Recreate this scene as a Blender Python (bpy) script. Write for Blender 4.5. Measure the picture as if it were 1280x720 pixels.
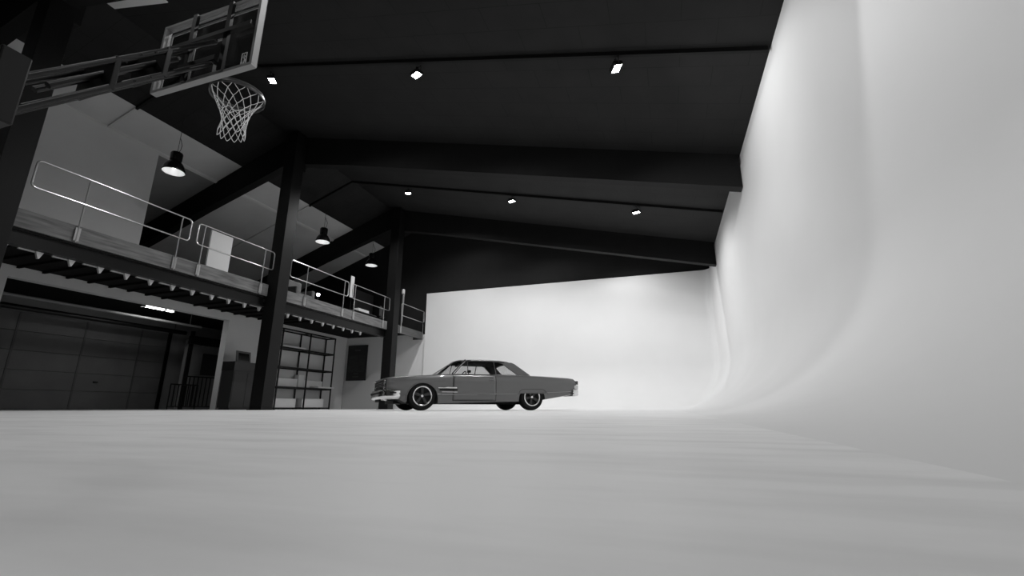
import bpy, bmesh, math, random
from mathutils import Vector, Matrix
R = math.radians
PI = math.pi
random.seed(4)
C = bpy.context.scene.collection
for o in list(bpy.data.objects):
    bpy.data.objects.remove(o)

# ---------------------------------------------------------------- camera, world, view, lights
TH = R(18.3)
cam = bpy.data.cameras.new('camera')
cam.lens = 36 * 569.0 / 1280.0
cam.sensor_width = 36
cam.clip_start = 0.01
cam_o = bpy.data.objects.new('camera', cam)
C.objects.link(cam_o)
cam_o.location = (0, 0, 0.06)
cam_o.rotation_euler = (PI / 2 + math.atan(150 / 569.0), 0, TH)
bpy.context.scene.camera = cam_o
S = bpy.context.scene
S.view_settings.view_transform = 'Standard'
S.view_settings.look = 'None'
S.view_settings.gamma = 1.0
S.view_settings.exposure = 0.0
S.view_settings.use_curve_mapping = False
w = bpy.data.worlds.new('night')
w.use_nodes = True
w.node_tree.nodes['Background'].inputs[0].default_value = (0.5, 0.5, 0.5, 1)
w.node_tree.nodes['Background'].inputs[1].default_value = 0.05
S.world = w

K = 1.0
FLOODS = [  # x, y, aim(x,y,z), watts, label of the lamp
    (-0.44, 8.04, (1.2, 8.8, 0), 350, 'bright floodlight on the near ceiling track, closest to the white curved wall'),
    (-5.1, 8.10, (-4.9, 8.6, 0), 400, 'floodlight in the middle of the near ceiling track, glaring over the car'),
    (-9.8, 8.20, (-9.0, 8.6, 0), 220, 'floodlight on the near ceiling track just right of the basketball net'),
    (-0.50, 15.45, (-0.4, 15.7, 0), 380, 'bright floodlight on the far ceiling track, nearest the curved wall corner'),
    (-5.1, 15.40, (-5.0, 15.7, 0), 740, 'floodlight in the middle of the far ceiling track, straight above the car'),
    (-9.8, 15.50, (-9.8, 15.8, 0), 950, 'floodlight on the far ceiling track, leftmost, near the dark rear column'),
]
FLOODS2 = [  # rows behind the first beam, above and behind the camera
    (-0.6, 4.22, (0.3, 4.55, 0.0), 190, 'floodlight behind the first roof beam, at its right end'),
    (-0.5, 0.7, (-0.5, 0.9, 0.0), 125, 'floodlight on the rearmost track, right end, above the camera'),
    (-5.1, 0.8, (-5.0, 1.0, 0.0), 60, 'floodlight on the rearmost track, middle'),
    (-1.2, 18.95, (-1.4, 19.2, 0.0), 210, 'floodlight tucked behind the rear roof beam, right end'),
    (-5.2, 18.95, (-5.2, 19.2, 0.0), 130, 'floodlight tucked behind the rear roof beam, middle'),
    (-9.2, 18.95, (-9.2, 19.2, 0.0), 120, 'floodlight tucked behind the rear roof beam, left end'),
    (-9.8, 0.8, (-9.5, 1.0, 0.0), 30, 'floodlight on the rearmost track, left end'),
]

# ---------------------------------------------------------------- materials
def mat(name, v, rough=0.6, metal=0.0, spec=0.5, coat=0.0):
    m = bpy.data.materials.new(name)
    m.use_nodes = True
    b = m.node_tree.nodes['Principled BSDF']
    b.inputs['Base Color'].default_value = (v, v, v, 1)
    b.inputs['Roughness'].default_value = rough
    b.inputs['Metallic'].default_value = metal
    b.inputs['Specular IOR Level'].default_value = spec
    b.inputs['Coat Weight'].default_value = coat
    b.inputs['Coat Roughness'].default_value = 0.05
    return m

def noise_mat(name, v0, v1, scale=(1, 1, 1), nscale=4.0, rough=0.6, detail=5, lo=0.3, hi=0.7, bump=0.0, spec=0.5):
    m = mat(name, v0, rough, spec=spec)
    nt = m.node_tree
    N, L = nt.nodes, nt.links
    b = N['Principled BSDF']
    tc = N.new('ShaderNodeTexCoord')
    mp = N.new('ShaderNodeMapping')
    mp.inputs['Scale'].default_value = scale
    nz = N.new('ShaderNodeTexNoise')
    nz.inputs['Scale'].default_value = nscale
    nz.inputs['Detail'].default_value = detail
    cr = N.new('ShaderNodeValToRGB')
    cr.color_ramp.elements[0].position = lo
    cr.color_ramp.elements[1].position = hi
    cr.color_ramp.elements[0].color = (v0, v0, v0, 1)
    cr.color_ramp.elements[1].color = (v1, v1, v1, 1)
    L.new(tc.outputs['Object'], mp.inputs['Vector'])
    L.new(mp.outputs[0], nz.inputs['Vector'])
    L.new(nz.outputs['Fac'], cr.inputs['Fac'])
    L.new(cr.outputs['Color'], b.inputs['Base Color'])
    if bump:
        bp = N.new('ShaderNodeBump')
        bp.inputs['Strength'].default_value = bump
        bp.inputs['Distance'].default_value = 0.01
        L.new(nz.outputs['Fac'], bp.inputs['Height'])
        L.new(bp.outputs[0], b.inputs['Normal'])
    return m

def emit(name, strength, v=1.0):
    m = bpy.data.materials.new(name)
    m.use_nodes = True
    b = m.node_tree.nodes['Principled BSDF']
    b.inputs['Base Color'].default_value = (v, v, v, 1)
    b.inputs['Emission Color'].default_value = (1, 1, 1, 1)
    b.inputs['Emission Strength'].default_value = strength
    return m

def glass_mat(name, tint=0.9, rough=0.02):
    m = bpy.data.materials.new(name)
    m.use_nodes = True
    nt = m.node_tree
    N, L = nt.nodes, nt.links
    N.remove(N['Principled BSDF'])
    out = N['Material Output']
    tr = N.new('ShaderNodeBsdfTransparent')
    tr.inputs[0].default_value = (tint, tint, tint, 1)
    gl = N.new('ShaderNodeBsdfGlossy')
    gl.inputs['Roughness'].default_value = rough
    lw = N.new('ShaderNodeLayerWeight')
    lw.inputs['Blend'].default_value = 0.5
    pw = N.new('ShaderNodeMath'); pw.operation = 'POWER'; pw.inputs[1].default_value = 4.0
    L.new(lw.outputs['Facing'], pw.inputs[0])
    fr = N.new('ShaderNodeMath'); fr.operation = 'MULTIPLY_ADD'; fr.inputs[1].default_value = 0.6; fr.inputs[2].default_value = 0.04
    L.new(pw.outputs[0], fr.inputs[0])
    mx = N.new('ShaderNodeMixShader')
    L.new(fr.outputs[0], mx.inputs[0])
    L.new(tr.outputs[0], mx.inputs[1])
    L.new(gl.outputs[0], mx.inputs[2])
    L.new(mx.outputs[0], out.inputs['Surface'])
    return m

def floor_mat():
    m = noise_mat('floor_paint', 0.78, 0.87, (1.0, 1.0, 1), 0.9, 0.52, 8, 0.35, 0.65, 0.0, spec=0.5)
    nt = m.node_tree
    N, L = nt.nodes, nt.links
    b = N['Principled BSDF']
    old = b.inputs['Base Color'].links[0].from_socket
    tc = [n for n in N if n.type == 'TEX_COORD'][0]
    # drag marks across the room
    mp = N.new('ShaderNodeMapping'); mp.inputs['Scale'].default_value = (2.5, 9, 1); mp.inputs['Rotation'].default_value = (0, 0, 0.3)
    n2 = N.new('ShaderNodeTexNoise'); n2.inputs['Scale'].default_value = 1.0; n2.inputs['Detail'].default_value = 6
    c2 = N.new('ShaderNodeValToRGB')
    c2.color_ramp.elements[0].position = 0.32; c2.color_ramp.elements[0].color = (0.86, 0.86, 0.86, 1)
    c2.color_ramp.elements[1].position = 0.55; c2.color_ramp.elements[1].color = (1, 1, 1, 1)
    m1 = N.new('ShaderNodeMix'); m1.data_type = 'RGBA'; m1.blend_type = 'MULTIPLY'; m1.inputs[0].default_value = 1
    L.new(tc.outputs['Object'], mp.inputs['Vector']); L.new(mp.outputs[0], n2.inputs['Vector'])
    L.new(n2.outputs['Fac'], c2.inputs['Fac']); L.new(old, m1.inputs[6]); L.new(c2.outputs['Color'], m1.inputs[7])
    # specks of dirt
    vo = N.new('ShaderNodeTexVoronoi'); vo.inputs['Scale'].default_value = 3.0
    c3 = N.new('ShaderNodeValToRGB')
    c3.color_ramp.elements[0].position = 0.008; c3.color_ramp.elements[0].color = (0.25, 0.25, 0.25, 1)
    c3.color_ramp.elements[1].position = 0.016; c3.color_ramp.elements[1].color = (1, 1, 1, 1)
    m2 = N.new('ShaderNodeMix'); m2.data_type = 'RGBA'; m2.blend_type = 'MULTIPLY'; m2.inputs[0].default_value = 1
    L.new(tc.outputs['Object'], vo.inputs['Vector']); L.new(vo.outputs['Distance'], c3.inputs['Fac'])
    L.new(m1.outputs[2], m2.inputs[6]); L.new(c3.outputs['Color'], m2.inputs[7])
    L.new(m2.outputs[2], b.inputs['Base Color'])
    return m

def ceiling_mat():
    m = noise_mat('black_ceiling_paint', 0.017, 0.022, (1, 1, 1), 1.2, 0.75, spec=0.2)
    nt = m.node_tree
    N, L = nt.nodes, nt.links
    b = N['Principled BSDF']
    old = b.inputs['Base Color'].links[0].from_socket
    tc = [n for n in N if n.type == 'TEX_COORD'][0]
    br = N.new('ShaderNodeTexBrick')
    br.inputs['Color1'].default_value = (1, 1, 1, 1); br.inputs['Color2'].default_value = (0.93, 0.93, 0.93, 1)
    br.inputs['Mortar'].default_value = (0.55, 0.55, 0.55, 1)
    br.inputs['Scale'].default_value = 1.0; br.inputs['Mortar Size'].default_value = 0.008
    br.inputs['Brick Width'].default_value = 1.25; br.inputs['Row Height'].default_value = 0.6
    m1 = N.new('ShaderNodeMix'); m1.data_type = 'RGBA'; m1.blend_type = 'MULTIPLY'; m1.inputs[0].default_value = 1
    L.new(tc.outputs['Object'], br.inputs['Vector']); L.new(old, m1.inputs[6]); L.new(br.outputs['Color'], m1.inputs[7])
    L.new(m1.outputs[2], b.inputs['Base Color'])
    return m

M = dict(
    floor=floor_mat(),
    cyc=noise_mat('white_studio_paint', 0.74, 0.77, (1, 1, 1), 0.6, 0.6, 3, spec=0.3),
    ceil=ceiling_mat(),
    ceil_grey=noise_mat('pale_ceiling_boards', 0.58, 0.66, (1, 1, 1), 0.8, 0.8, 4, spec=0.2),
    ceil_darker=noise_mat('darker_ceiling_boards', 0.26, 0.32, (1, 1, 1), 0.8, 0.8, 4, spec=0.2),
    beam=noise_mat('black_beam_paint', 0.008, 0.010, (1, 1, 1), 2.0, 0.7, spec=0.2),
    column=mat('black_column_steel', 0.006, 0.5, spec=0.2),
    wallwhite=noise_mat('white_wall_paint', 0.62, 0.67, (1, 1, 1), 0.8, 0.8, 4, spec=0.2),
    wallblack=noise_mat('black_wall_paint', 0.014, 0.018, (1, 1, 1), 0.8, 0.8, 4, spec=0.2),
    wallloft=noise_mat('grey_loft_wall_paint', 0.20, 0.24, (1, 1, 1), 0.8, 0.8, 4, spec=0.2),
    wood=noise_mat('weathered_fascia_wood', 0.07, 0.22, (14, 0.9, 10), 1.6, 0.7, 7, 0.3, 0.75, 0.2),
    wood2=noise_mat('dark_fascia_wood', 0.06, 0.12, (14, 0.9, 10), 1.6, 0.7, 7, 0.3, 0.75, 0.2),
    deckunder=mat('black_soffit', 0.010, 0.8, spec=0.1),
    steelblack=mat('black_steel', 0.004, 0.35, spec=0.3),
    bracket=mat('galvanised_bracket', 0.55, 0.45, 0.3),
    rail=mat('brushed_steel_tube', 0.55, 0.28, 0.9),
    lampblack=mat('black_enamel', 0.012, 0.25),
    lampwhite=mat('white_enamel_reflector', 0.8, 0.4),
    lens=emit('floodlight_lens', 60.0),
    lens2=emit('warm_bulb', 8.0),
    tube=emit('fluorescent_tube', 7.0),
    glow=emit('pendant_bulb', 0.5),
    cable=mat('black_cable', 0.01, 0.6),
    paint=mat('car_paint', 0.115, 0.30, 0.0, 0.5, 0.6),
    vinyl=mat('car_roof_vinyl', 0.13, 0.32, 0.0, 0.5, 0.3),
    chrome=mat('chrome', 0.78, 0.10, 1.0),
    chromedark=mat('dark_chrome', 0.25, 0.25, 1.0),
    rubber=mat('tyre_rubber', 0.008, 0.75, spec=0.2),
    rim=mat('polished_rim_lip', 0.75, 0.18, 1.0),
    spoke=mat('grey_wheel_spoke', 0.035, 0.35, 0.4),
    black=mat('black_plastic', 0.008, 0.6, spec=0.25),
    interior=mat('dark_interior', 0.012, 0.7, spec=0.15),
    glass=glass_mat('car_glass', 0.82),
    boardglass=glass_mat('backboard_glass', 0.86),
    lampglass=mat('headlamp_glass', 0.5, 0.1, 0.6),
    tail=mat('tail_lamp_lens', 0.06, 0.15),
    paleplastic=mat('pale_plastic', 0.62, 0.35),
    boardframe=mat('backboard_frame', 0.30, 0.45, 0.3),
    hooprim=mat('painted_hoop_rim', 0.06, 0.35),
    net=mat('white_net_cord', 0.85, 0.8),
    lines=mat('white_glass_paint', 0.85, 0.6),
    poster=mat('dark_poster', 0.012, 0.4),
    posterink=mat('pale_poster_print', 0.10, 0.5),
    posterpic=noise_mat('poster_picture', 0.014, 0.035, (1, 1, 2), 3.0, 0.5),
    shelf=mat('grey_shelf_board', 0.10, 0.6),
    box_white=mat('white_card', 0.85, 0.7),
    cab=mat('charcoal_cabinet', 0.022, 0.5),
    cabtop=mat('black_worktop', 0.008, 0.4),
    screen=mat('black_screen', 0.004, 0.15),
    greyframe=mat('grey_frame', 0.11, 0.5),
    garage=noise_mat('garage_door_panel', 0.085, 0.11, (1, 1, 1), 1.5, 0.6),
    garageline=mat('garage_door_seam', 0.06, 0.6),
    pipe=mat('pale_pipe', 0.22, 0.4),
    sofa=noise_mat('grey_fabric', 0.10, 0.15, (1, 1, 1), 8, 0.9),
)

# ---------------------------------------------------------------- mesh helpers
class MB:
    def __init__(s): s.v = []; s.f = []
    def add(s, vs, fs):
        n = len(s.v); s.v += [tuple(p) for p in vs]; s.f += [tuple(i + n for i in f) for f in fs]
        return s
    def box(s, x0, x1, y0, y1, z0, z1):
        v = [(x0, y0, z0), (x1, y0, z0), (x1, y1, z0), (x0, y1, z0), (x0, y0, z1), (x1, y0, z1), (x1, y1, z1), (x0, y1, z1)]
        return s.add(v, [(0, 3, 2, 1), (4, 5, 6, 7), (0, 1, 5, 4), (1, 2, 6, 5), (2, 3, 7, 6), (3, 0, 4, 7)])
    def cbox(s, c, d, mx=None):
        hx, hy, hz = d[0] / 2, d[1] / 2, d[2] / 2
        vs = [Vector((sx * hx, sy * hy, sz * hz)) for sz in (-1, 1) for (sx, sy) in ((-1, -1), (1, -1), (1, 1), (-1, 1))]
        if mx: vs = [mx @ p for p in vs]
        c = Vector(c)
        return s.add([p + c for p in vs], [(0, 3, 2, 1), (4, 5, 6, 7), (0, 1, 5, 4), (1, 2, 6, 5), (2, 3, 7, 6), (3, 0, 4, 7)])
    def prism(s, poly, axis, a, b):
        """poly of 2D points in the two other axes (in order), extruded from a to b"""
        def P(p, t):
            return {'x': (t, p[0], p[1]), 'y': (p[0], t, p[1]), 'z': (p[0], p[1], t)}[axis]
        n = len(poly)
        v = [P(p, a) for p in poly] + [P(p, b) for p in poly]
        f = [tuple(range(n))[::-1], tuple(range(n, 2 * n))] + [(i, (i + 1) % n, n + (i + 1) % n, n + i) for i in range(n)]
        return s.add(v, f)
    def tube(s, pts, r, n=8, closed=False, caps=True):
        pts = [Vector(p) for p in pts]
        k = len(pts)
        rings = []
        prev = None
        for i, p in enumerate(pts):
            if closed: t = (pts[(i + 1) % k] - pts[i - 1])
            else: t = (pts[min(i + 1, k - 1)] - pts[max(i - 1, 0)])
            t.normalize()
            if prev is None:
                u = t.cross(Vector((0, 0, 1)))
                if u.length < 0.05: u = t.cross(Vector((0, 1, 0)))
            else:
                u = prev - t * prev.dot(t)
                if u.length < 1e-4: u = t.cross(Vector((0, 0, 1)))
            u.normalize(); prev = u
            w_ = t.cross(u)
            rr = r[i] if isinstance(r, (list, tuple)) else r
            rings.append([p + (u * math.cos(a) + w_ * math.sin(a)) * rr for a in [2 * PI * j / n for j in range(n)]])
        v = [q for g in rings for q in g]
        f = []
        for i in range(k if closed else k - 1):
            a, b = i * n, ((i + 1) % k) * n
            for j in range(n): f.append((a + j, a + (j + 1) % n, b + (j + 1) % n, b + j))
        if caps and not closed:
            f.append(tuple(range(n))[::-1]); f.append(tuple(range((k - 1) * n, k * n)))
        return s.add(v, f)
    def lathe(s, prof, n=32, mx=None, ang=2 * PI):
        """prof: (r, h) rotated about local z; mx maps to place"""
        mx = mx or Matrix()
        v = []
        for (r, h) in prof:
            for j in range(n):
                a = 2 * PI * j / n
                v.append(mx @ Vector((r * math.cos(a), r * math.sin(a), h)))
        f = []
        for i in range(len(prof) - 1):
            for j in range(n):
                f.append((i * n + j, i * n + (j + 1) % n, (i + 1) * n + (j + 1) % n, (i + 1) * n + j))
        return s.add(v, f)
    def grid(s, rows):
        n = len(rows[0]); v = [p for r in rows for p in r]
        f = [(i * n + j, i * n + j + 1, (i + 1) * n + j + 1, (i + 1) * n + j) for i in range(len(rows) - 1) for j in range(n - 1)]
        return s.add(v, f)
    def build(s, name, m, parent=None, smooth=False, bevel=0.0, solid=0.0, fix=True):
        me = bpy.data.meshes.new(name)
        me.from_pydata([tuple(p) for p in s.v], [], s.f)
        me.materials.append(m)
        bm = bmesh.new(); bm.from_mesh(me)
        if fix:
            bmesh.ops.remove_doubles(bm, verts=bm.verts, dist=1e-5)
            bmesh.ops.recalc_face_normals(bm, faces=bm.faces)
        if smooth:
            for e in bm.edges:
                if len(e.link_faces) == 2 and e.calc_face_angle(0) > R(38): e.smooth = False
            for f in bm.faces: f.smooth = True
        bm.to_mesh(me); bm.free()
        o = bpy.data.objects.new(name, me)
        C.objects.link(o)
        if parent: o.parent = parent
        if solid:
            q = o.modifiers.new('solid', 'SOLIDIFY'); q.thickness = solid; q.offset = 0
        if bevel:
            q = o.modifiers.new('bevel', 'BEVEL'); q.width = bevel; q.segments = 2; q.limit_method = 'ANGLE'
        return o

def tag(o, label=None, cat=None, group=None, kind=None):
    if label: o['label'] = label
    if cat: o['category'] = cat
    if group: o['group'] = group
    if kind: o['kind'] = kind
    return o
def thing(name, label, cat, loc=(0, 0, 0), rz=0.0, group=None):
    o = bpy.data.objects.new(name, None)
    C.objects.link(o); o.location = loc; o.rotation_euler = (0, 0, rz); o.empty_display_size = 0.2
    return tag(o, label, cat, group)
def struct(o, label=None): return tag(o, label, None, None, 'structure')
def copy_tree(o, parent=None):
    c = o.copy(); C.objects.link(c); c.parent = parent
    for ch in list(o.children): copy_tree(ch, c)
    return c

# ================================================================ THE BUILDING
XW = 2.25           # white side wall
YB = 21.2           # white back wall
SR, SL = 0.239, 0.37
XR, ZR = -12.6, 9.9  # ridge
def roof_z(x): return ZR - SR * (x - XR) if x > XR else ZR - SL * (XR - x)
Y0 = -5.0
XL = -21.2

# floor: one flat slab
struct(MB().box(XL - .3, XW + .3, Y0, YB + .4, -0.25, 0.0).build('floor', M['floor']))

# cyclorama: cove + right wall + back wall, one continuous skin with thickness
RC = 2.0
prof = [(RC + 0.03, -0.002)]
for i in range(1, 25):
    a = PI / 2 * i / 24
    prof.append((RC - RC * math.sin(a), RC - RC * math.cos(a)))
def cyc_rows(ztop_r, ztop_b):
    rows = []
    for (g, z) in prof + [(0, 3.2), (0, 4.4), (0, 5.2), (0, 6.03)]:
        row = []
        x, yb, f = XW - g, YB - g, 0.35
        for k in range(0, 27): row.append((x, Y0 + (yb - f - Y0) * k / 26, z))
        for k in range(1, 7):
            a = PI / 2 * k / 6
            row.append((x - f + f * math.cos(a), yb - f + f * math.sin(a), z))
        for k in range(1, 15): row.append((x - f + (-11.85 - x + f) * k / 14, yb, z))
        rows.append(row)
    return rows
mb = MB().grid(cyc_rows(6, 6))
o = mb.build('wall_right', M['cyc'], smooth=True)
struct(o, 'tall white studio wall curving into the floor on the right and far side')
for p in o.data.polygons: p.use_smooth = True
# (solid backing of the side wall up to the ceiling) up to the sloping ceiling
struct(MB().box(XW + .03, XW + .28, Y0, YB + .3, 0.0, 6.42).build('wall_side', M['cyc']))
# back wall thickness (free edge on the left), top cap
struct(MB().box(-11.85, XW + .02, YB + .02, YB + .13, 0.0, 6.0).build('wall_back', M['cyc']))
# black wall above / behind, white part under the mezzanine
struct(MB().box(XL, XW + .3, YB + .14, YB + .34, 3.9, 10.2).build('wall_far', M['wallblack']))
struct(MB().box(-17.1, -11.7, YB + .15, YB + .33, 0.0, 3.85).build('wall_under', M['cyc']))

# roof slabs
def slab(name, x0, x1, m, y0=Y0, y1=YB + .34, t=.2, dz=0.0):
    z0, z1 = roof_z(x0) + dz, roof_z(x1) + dz
    mb = MB()
    L = math.hypot(x1 - x0, z1 - z0)
    mb.prism([(0, 0), (L, 0), (L, t), (0, t)], 'y', y0, y1)
    o = mb.build(name, m)
    o.location = (x0, 0, z0); o.rotation_euler = (0, -math.atan2(z1 - z0, x1 - x0), 0)
    return struct(o)
slab('ceiling', XR, XW + .3, M['ceil'])
slab('ceiling', -14.85, XR - .001, M['ceil'])
slab('ceiling', -16.02, -14.852, M['ceil_grey'])
slab('ceiling', XL, -16.022, M['ceil_darker'], y1=11.85)  # same loft ceiling, toned darker up to the middle beam
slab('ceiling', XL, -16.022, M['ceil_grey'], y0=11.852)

# beams across the room: one folded beam per bay line
BEAMS = [4.42, 11.72, 18.47]
BW = 0.30
def beam(y, lab):
    xs = [XL + .1, -16.5, XR, -10.0, XW - .01]
    top = [(x, roof_z(x) - 0.005) for x in xs]
    dep = {xs[0]: 0.9, xs[1]: 0.95, XR: 1.12, -10.0: 1.02, xs[-1]: 0.92}
    bot = [(x, roof_z(x) - dep[x]) for x in xs]
    mb = MB()
    for i in range(len(xs) - 1):
        poly = [top[i], top[i + 1], bot[i + 1], bot[i]]
        mb.prism(poly, 'y', y, y + BW)
    o = mb.build('roof_beam', M['beam'])
    return struct(o, lab)
beam(BEAMS[0], 'black folded roof beam nearest the camera')
beam(BEAMS[1], 'black folded roof beam resting on the front dark column')
beam(BEAMS[2], 'black folded roof beam resting on the rear dark column')

# columns
def column(y, lab):
    mb = MB()
    x0, x1 = -12.22, -11.75
    top = min(roof_z(x0), roof_z(x1)) - 0.03
    mb.box(x0, x1, y, y + .45, 0.012, top)
    mb.box(x0 - .05, x1 + .05, y - .05, y + .5, 0.0, 0.02)
    mb.box(x0 + .06, x1 - .06, y + .44, y + .60, top - 1.35, top - .05)
    o = mb.build('steel_column', M['column'], bevel=0.008)
    return struct(o, lab)
column(4.32, 'black box column at the left edge, in front of the others')
column(11.2, 'front black steel column rising through the mezzanine')
column(18.0, 'rear black steel column beside the nose of the car')

# left lower wall with the opening
WX = -16.8
struct(MB().box(WX - .3, WX, Y0, 7.0, 0, 3.86).box(WX - .3, WX, 7.0, 13.84, 3.55, 3.86)
       .box(WX - .3, WX, 13.84, YB + .1, 0, 3.86).build('wall_left', M['wallwhite']))
struct(MB().box(XL - .2, XL, Y0, YB + .3, 0, 6.9).build('wall_outer', M['wallloft']))
struct(MB().box(XL, WX - .32, 17.4, 17.6, 0, 3.86).build('wall_room_end', M['wallloft']))

# loft partition wall
struct(MB().prism([(-16.25, 3.95), (-16.0, 3.95), (-16.0, roof_z(-16.0) - .01), (-16.25, roof_z(-16.25) - .01)], 'y', Y0, 9.5).build('wall_partition', M['wallwhite']))
# purlin lines (mid-bay) and the cable tracks carrying the floodlights
for k, yy in enumerate((0.6, 7.9, 15.3)):
    mb = MB()
    for (a, b) in ((-14.85, XR), (XR, XW - .02)):
        mb.prism([(a, roof_z(a) - .002), (b, roof_z(b) - .002), (b, roof_z(b) - .09), (a, roof_z(a) - .09)], 'y', yy, yy + .07)
    struct(mb.build('trim_%d' % (k + 1), M['beam']), 'thin dark track running across the ceiling')
    a, b = XL + .05, -14.86
    struct(MB().prism([(a, roof_z(a) - .002), (b, roof_z(b) - .002), (b, roof_z(b) - .06), (a, roof_z(a) - .06)], 'y', yy, yy + .06)
           .build('trim_5', M['ceil_grey']), 'pale batten across the loft ceiling')
# lengthwise edge board where the loft ceiling changes
for a, b in ((4.8, 11.7), (12.04, 18.45), (18.8, YB)):
    struct(MB().prism([(-16.06, roof_z(-16.06) - .001), (-15.98, roof_z(-15.98) - .001), (-15.98, roof_z(-15.98) - .05), (-16.06, roof_z(-16.06) - .08)], 'y', a, b)
           .build('trim_4', M['ceil_grey']))
# opaque white-painted roof panel near the first beam (top left of the picture)
o = slab('ceiling_panel', -13.2 + .7, -10.5, M['cyc'], 4.80, 5.72, 0.03, -0.035)
o['label'] = 'white ceiling board in the dark roof, top left corner'

# ---------------------------------------------------------------- mezzanine
mz = thing('mezzanine', 'long wood-edged mezzanine deck on black steel along the left wall', 'mezzanine', (-12.05, 8, 3.57))
def rel(mb, o):  # shift a world-space MB into the frame of a thing
    mb.v = [(p[0] - o.location[0], p[1] - o.location[1], p[2] - o.location[2]) for p in mb.v]
    return mb
segs = [(-4.9, 4.26), (4.84, 11.13), (11.72, 17.98)]
mb = MB().box(XL + .02, -12.26, Y0 + .05, YB + .1, 3.87, 3.945)
for (a, b) in segs: mb.box(-12.27, -12.1, a, b, 3.87, 3.95)
mb.box(-12.27, -12.1, 18.57, 21.3, 3.87, 3.95)
rel(mb, mz).build('deck_board', M['deckunder'], mz)
for (a, b) in segs:
    n = max(1, round((b - a) / 3.3)); d = (b - a) / n
    for i in range(n):
        rel(MB().box(-12.10, -12.05, a + i * d + .004, a + (i + 1) * d - .004, 3.57, 3.95), mz).build('fascia_board', M['wood'], mz)
o = rel(MB().box(-12.10, -12.05, 18.57, 21.32, 3.57, 3.95).box(-12.60, -12.10, 21.27, 21.32, 3.57, 3.95), mz).build('fascia_board', M['wood2'], mz)
o['label'] = 'darker fascia board at the far end'
mb = MB()
for (a, b) in segs:
    mb.box(-12.30, -12.11, a, b, 3.53, 3.57); mb.box(-12.22, -12.18, a, b, 3.26, 3.53); mb.box(-12.30, -12.11, a, b, 3.22, 3.26)
rel(mb, mz).build('edge_beam', M['steelblack'], mz)
# joists and their pale brackets
y = 7.7
ys = []
while y > 4.7: ys.append(y); y -= .56
ys = ys[::-1] + [8.26, 8.81, 9.39, 9.94, 10.5, 11.05, 12.25, 12.83, 13.41, 13.99, 14.59, 15.19, 15.75, 16.3]
for y in ys:
    rel(MB().box(WX + .02, -12.31, y - .03, y + .03, 3.80, 3.865), mz).build('joist', M['deckunder'], mz)
    mb = MB().prism([(y - .065, 3.21), (y + .065, 3.21), (y + .012, 3.07), (y - .012, 3.07)], 'x', -12.26, -12.2)
    mb.box(-12.30, -12.25, y - .32, y - .04, 3.195, 3.218)
    rel(mb, mz).build('joist_bracket', M['bracket'], mz)

# ---------------------------------------------------------------- railings
def arc(c, r, a0, a1, n=5):
    return [(c[0] + r * math.cos(a0 + (a1 - a0) * i / n), c[1] + r * math.sin(a0 + (a1 - a0) * i / n)) for i in range(n + 1)]
def railing(y0, y1, posts, lab, open_start=False, square_end=False):
    t = thing('steel_railing', lab, 'railing', (-12.0, y0, 3.6), group='tubular railings along the mezzanine')
    zt, zm, r, tr = 5.05 - 3.6, 4.45 - 3.6, 0.09, 0.02
    L = y1 - y0
    path = []
    path += arc((r, zm + r), r, -PI / 2, -PI, 5)
    path += arc((r, zt - r), r, PI, PI / 2, 5)
    path += arc((L - r, zt - r), r, PI / 2, 0, 5)
    path += arc((L - r, zm + r), r, 0, -PI / 2, 5)
    MB().tube([(0, p[0], p[1]) for p in path], tr, 8, closed=True).build('handrail_loop', M['rail'], t, smooth=True)
    for py in posts:
        q = py - y0
        MB().tube([(-.02, q, -.03), (-.02, q, zt - .09), (0, q, zt - .02)], 0.017, 8).box(-.036, -.012, q - .05, q + .05, 0.0, .30).build('post', M['rail'], t, smooth=True)
    return t
railing(4.95, 8.29, [5.9, 8.04], 'steel railing on the deck under the hoop, cut by left picture edge')
railing(8.50, 11.16, [8.70, 10.8], 'steel railing in front of the white board, left of the front column')
railing(11.9, 15.0, [12.72, 14.78], 'steel railing just right of the front column, before the glowing lamp')
railing(15.27, 18.0, [15.47, 17.6], 'steel railing left of the rear column, before the white carton')
railing(19.05, 21.3, [19.1, 21.25], 'short steel railing at the far end, right of the rear column')
railing(0.4, 4.0, [1.0, 3.3], 'steel railing at the near end, left of the nearest column')

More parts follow.
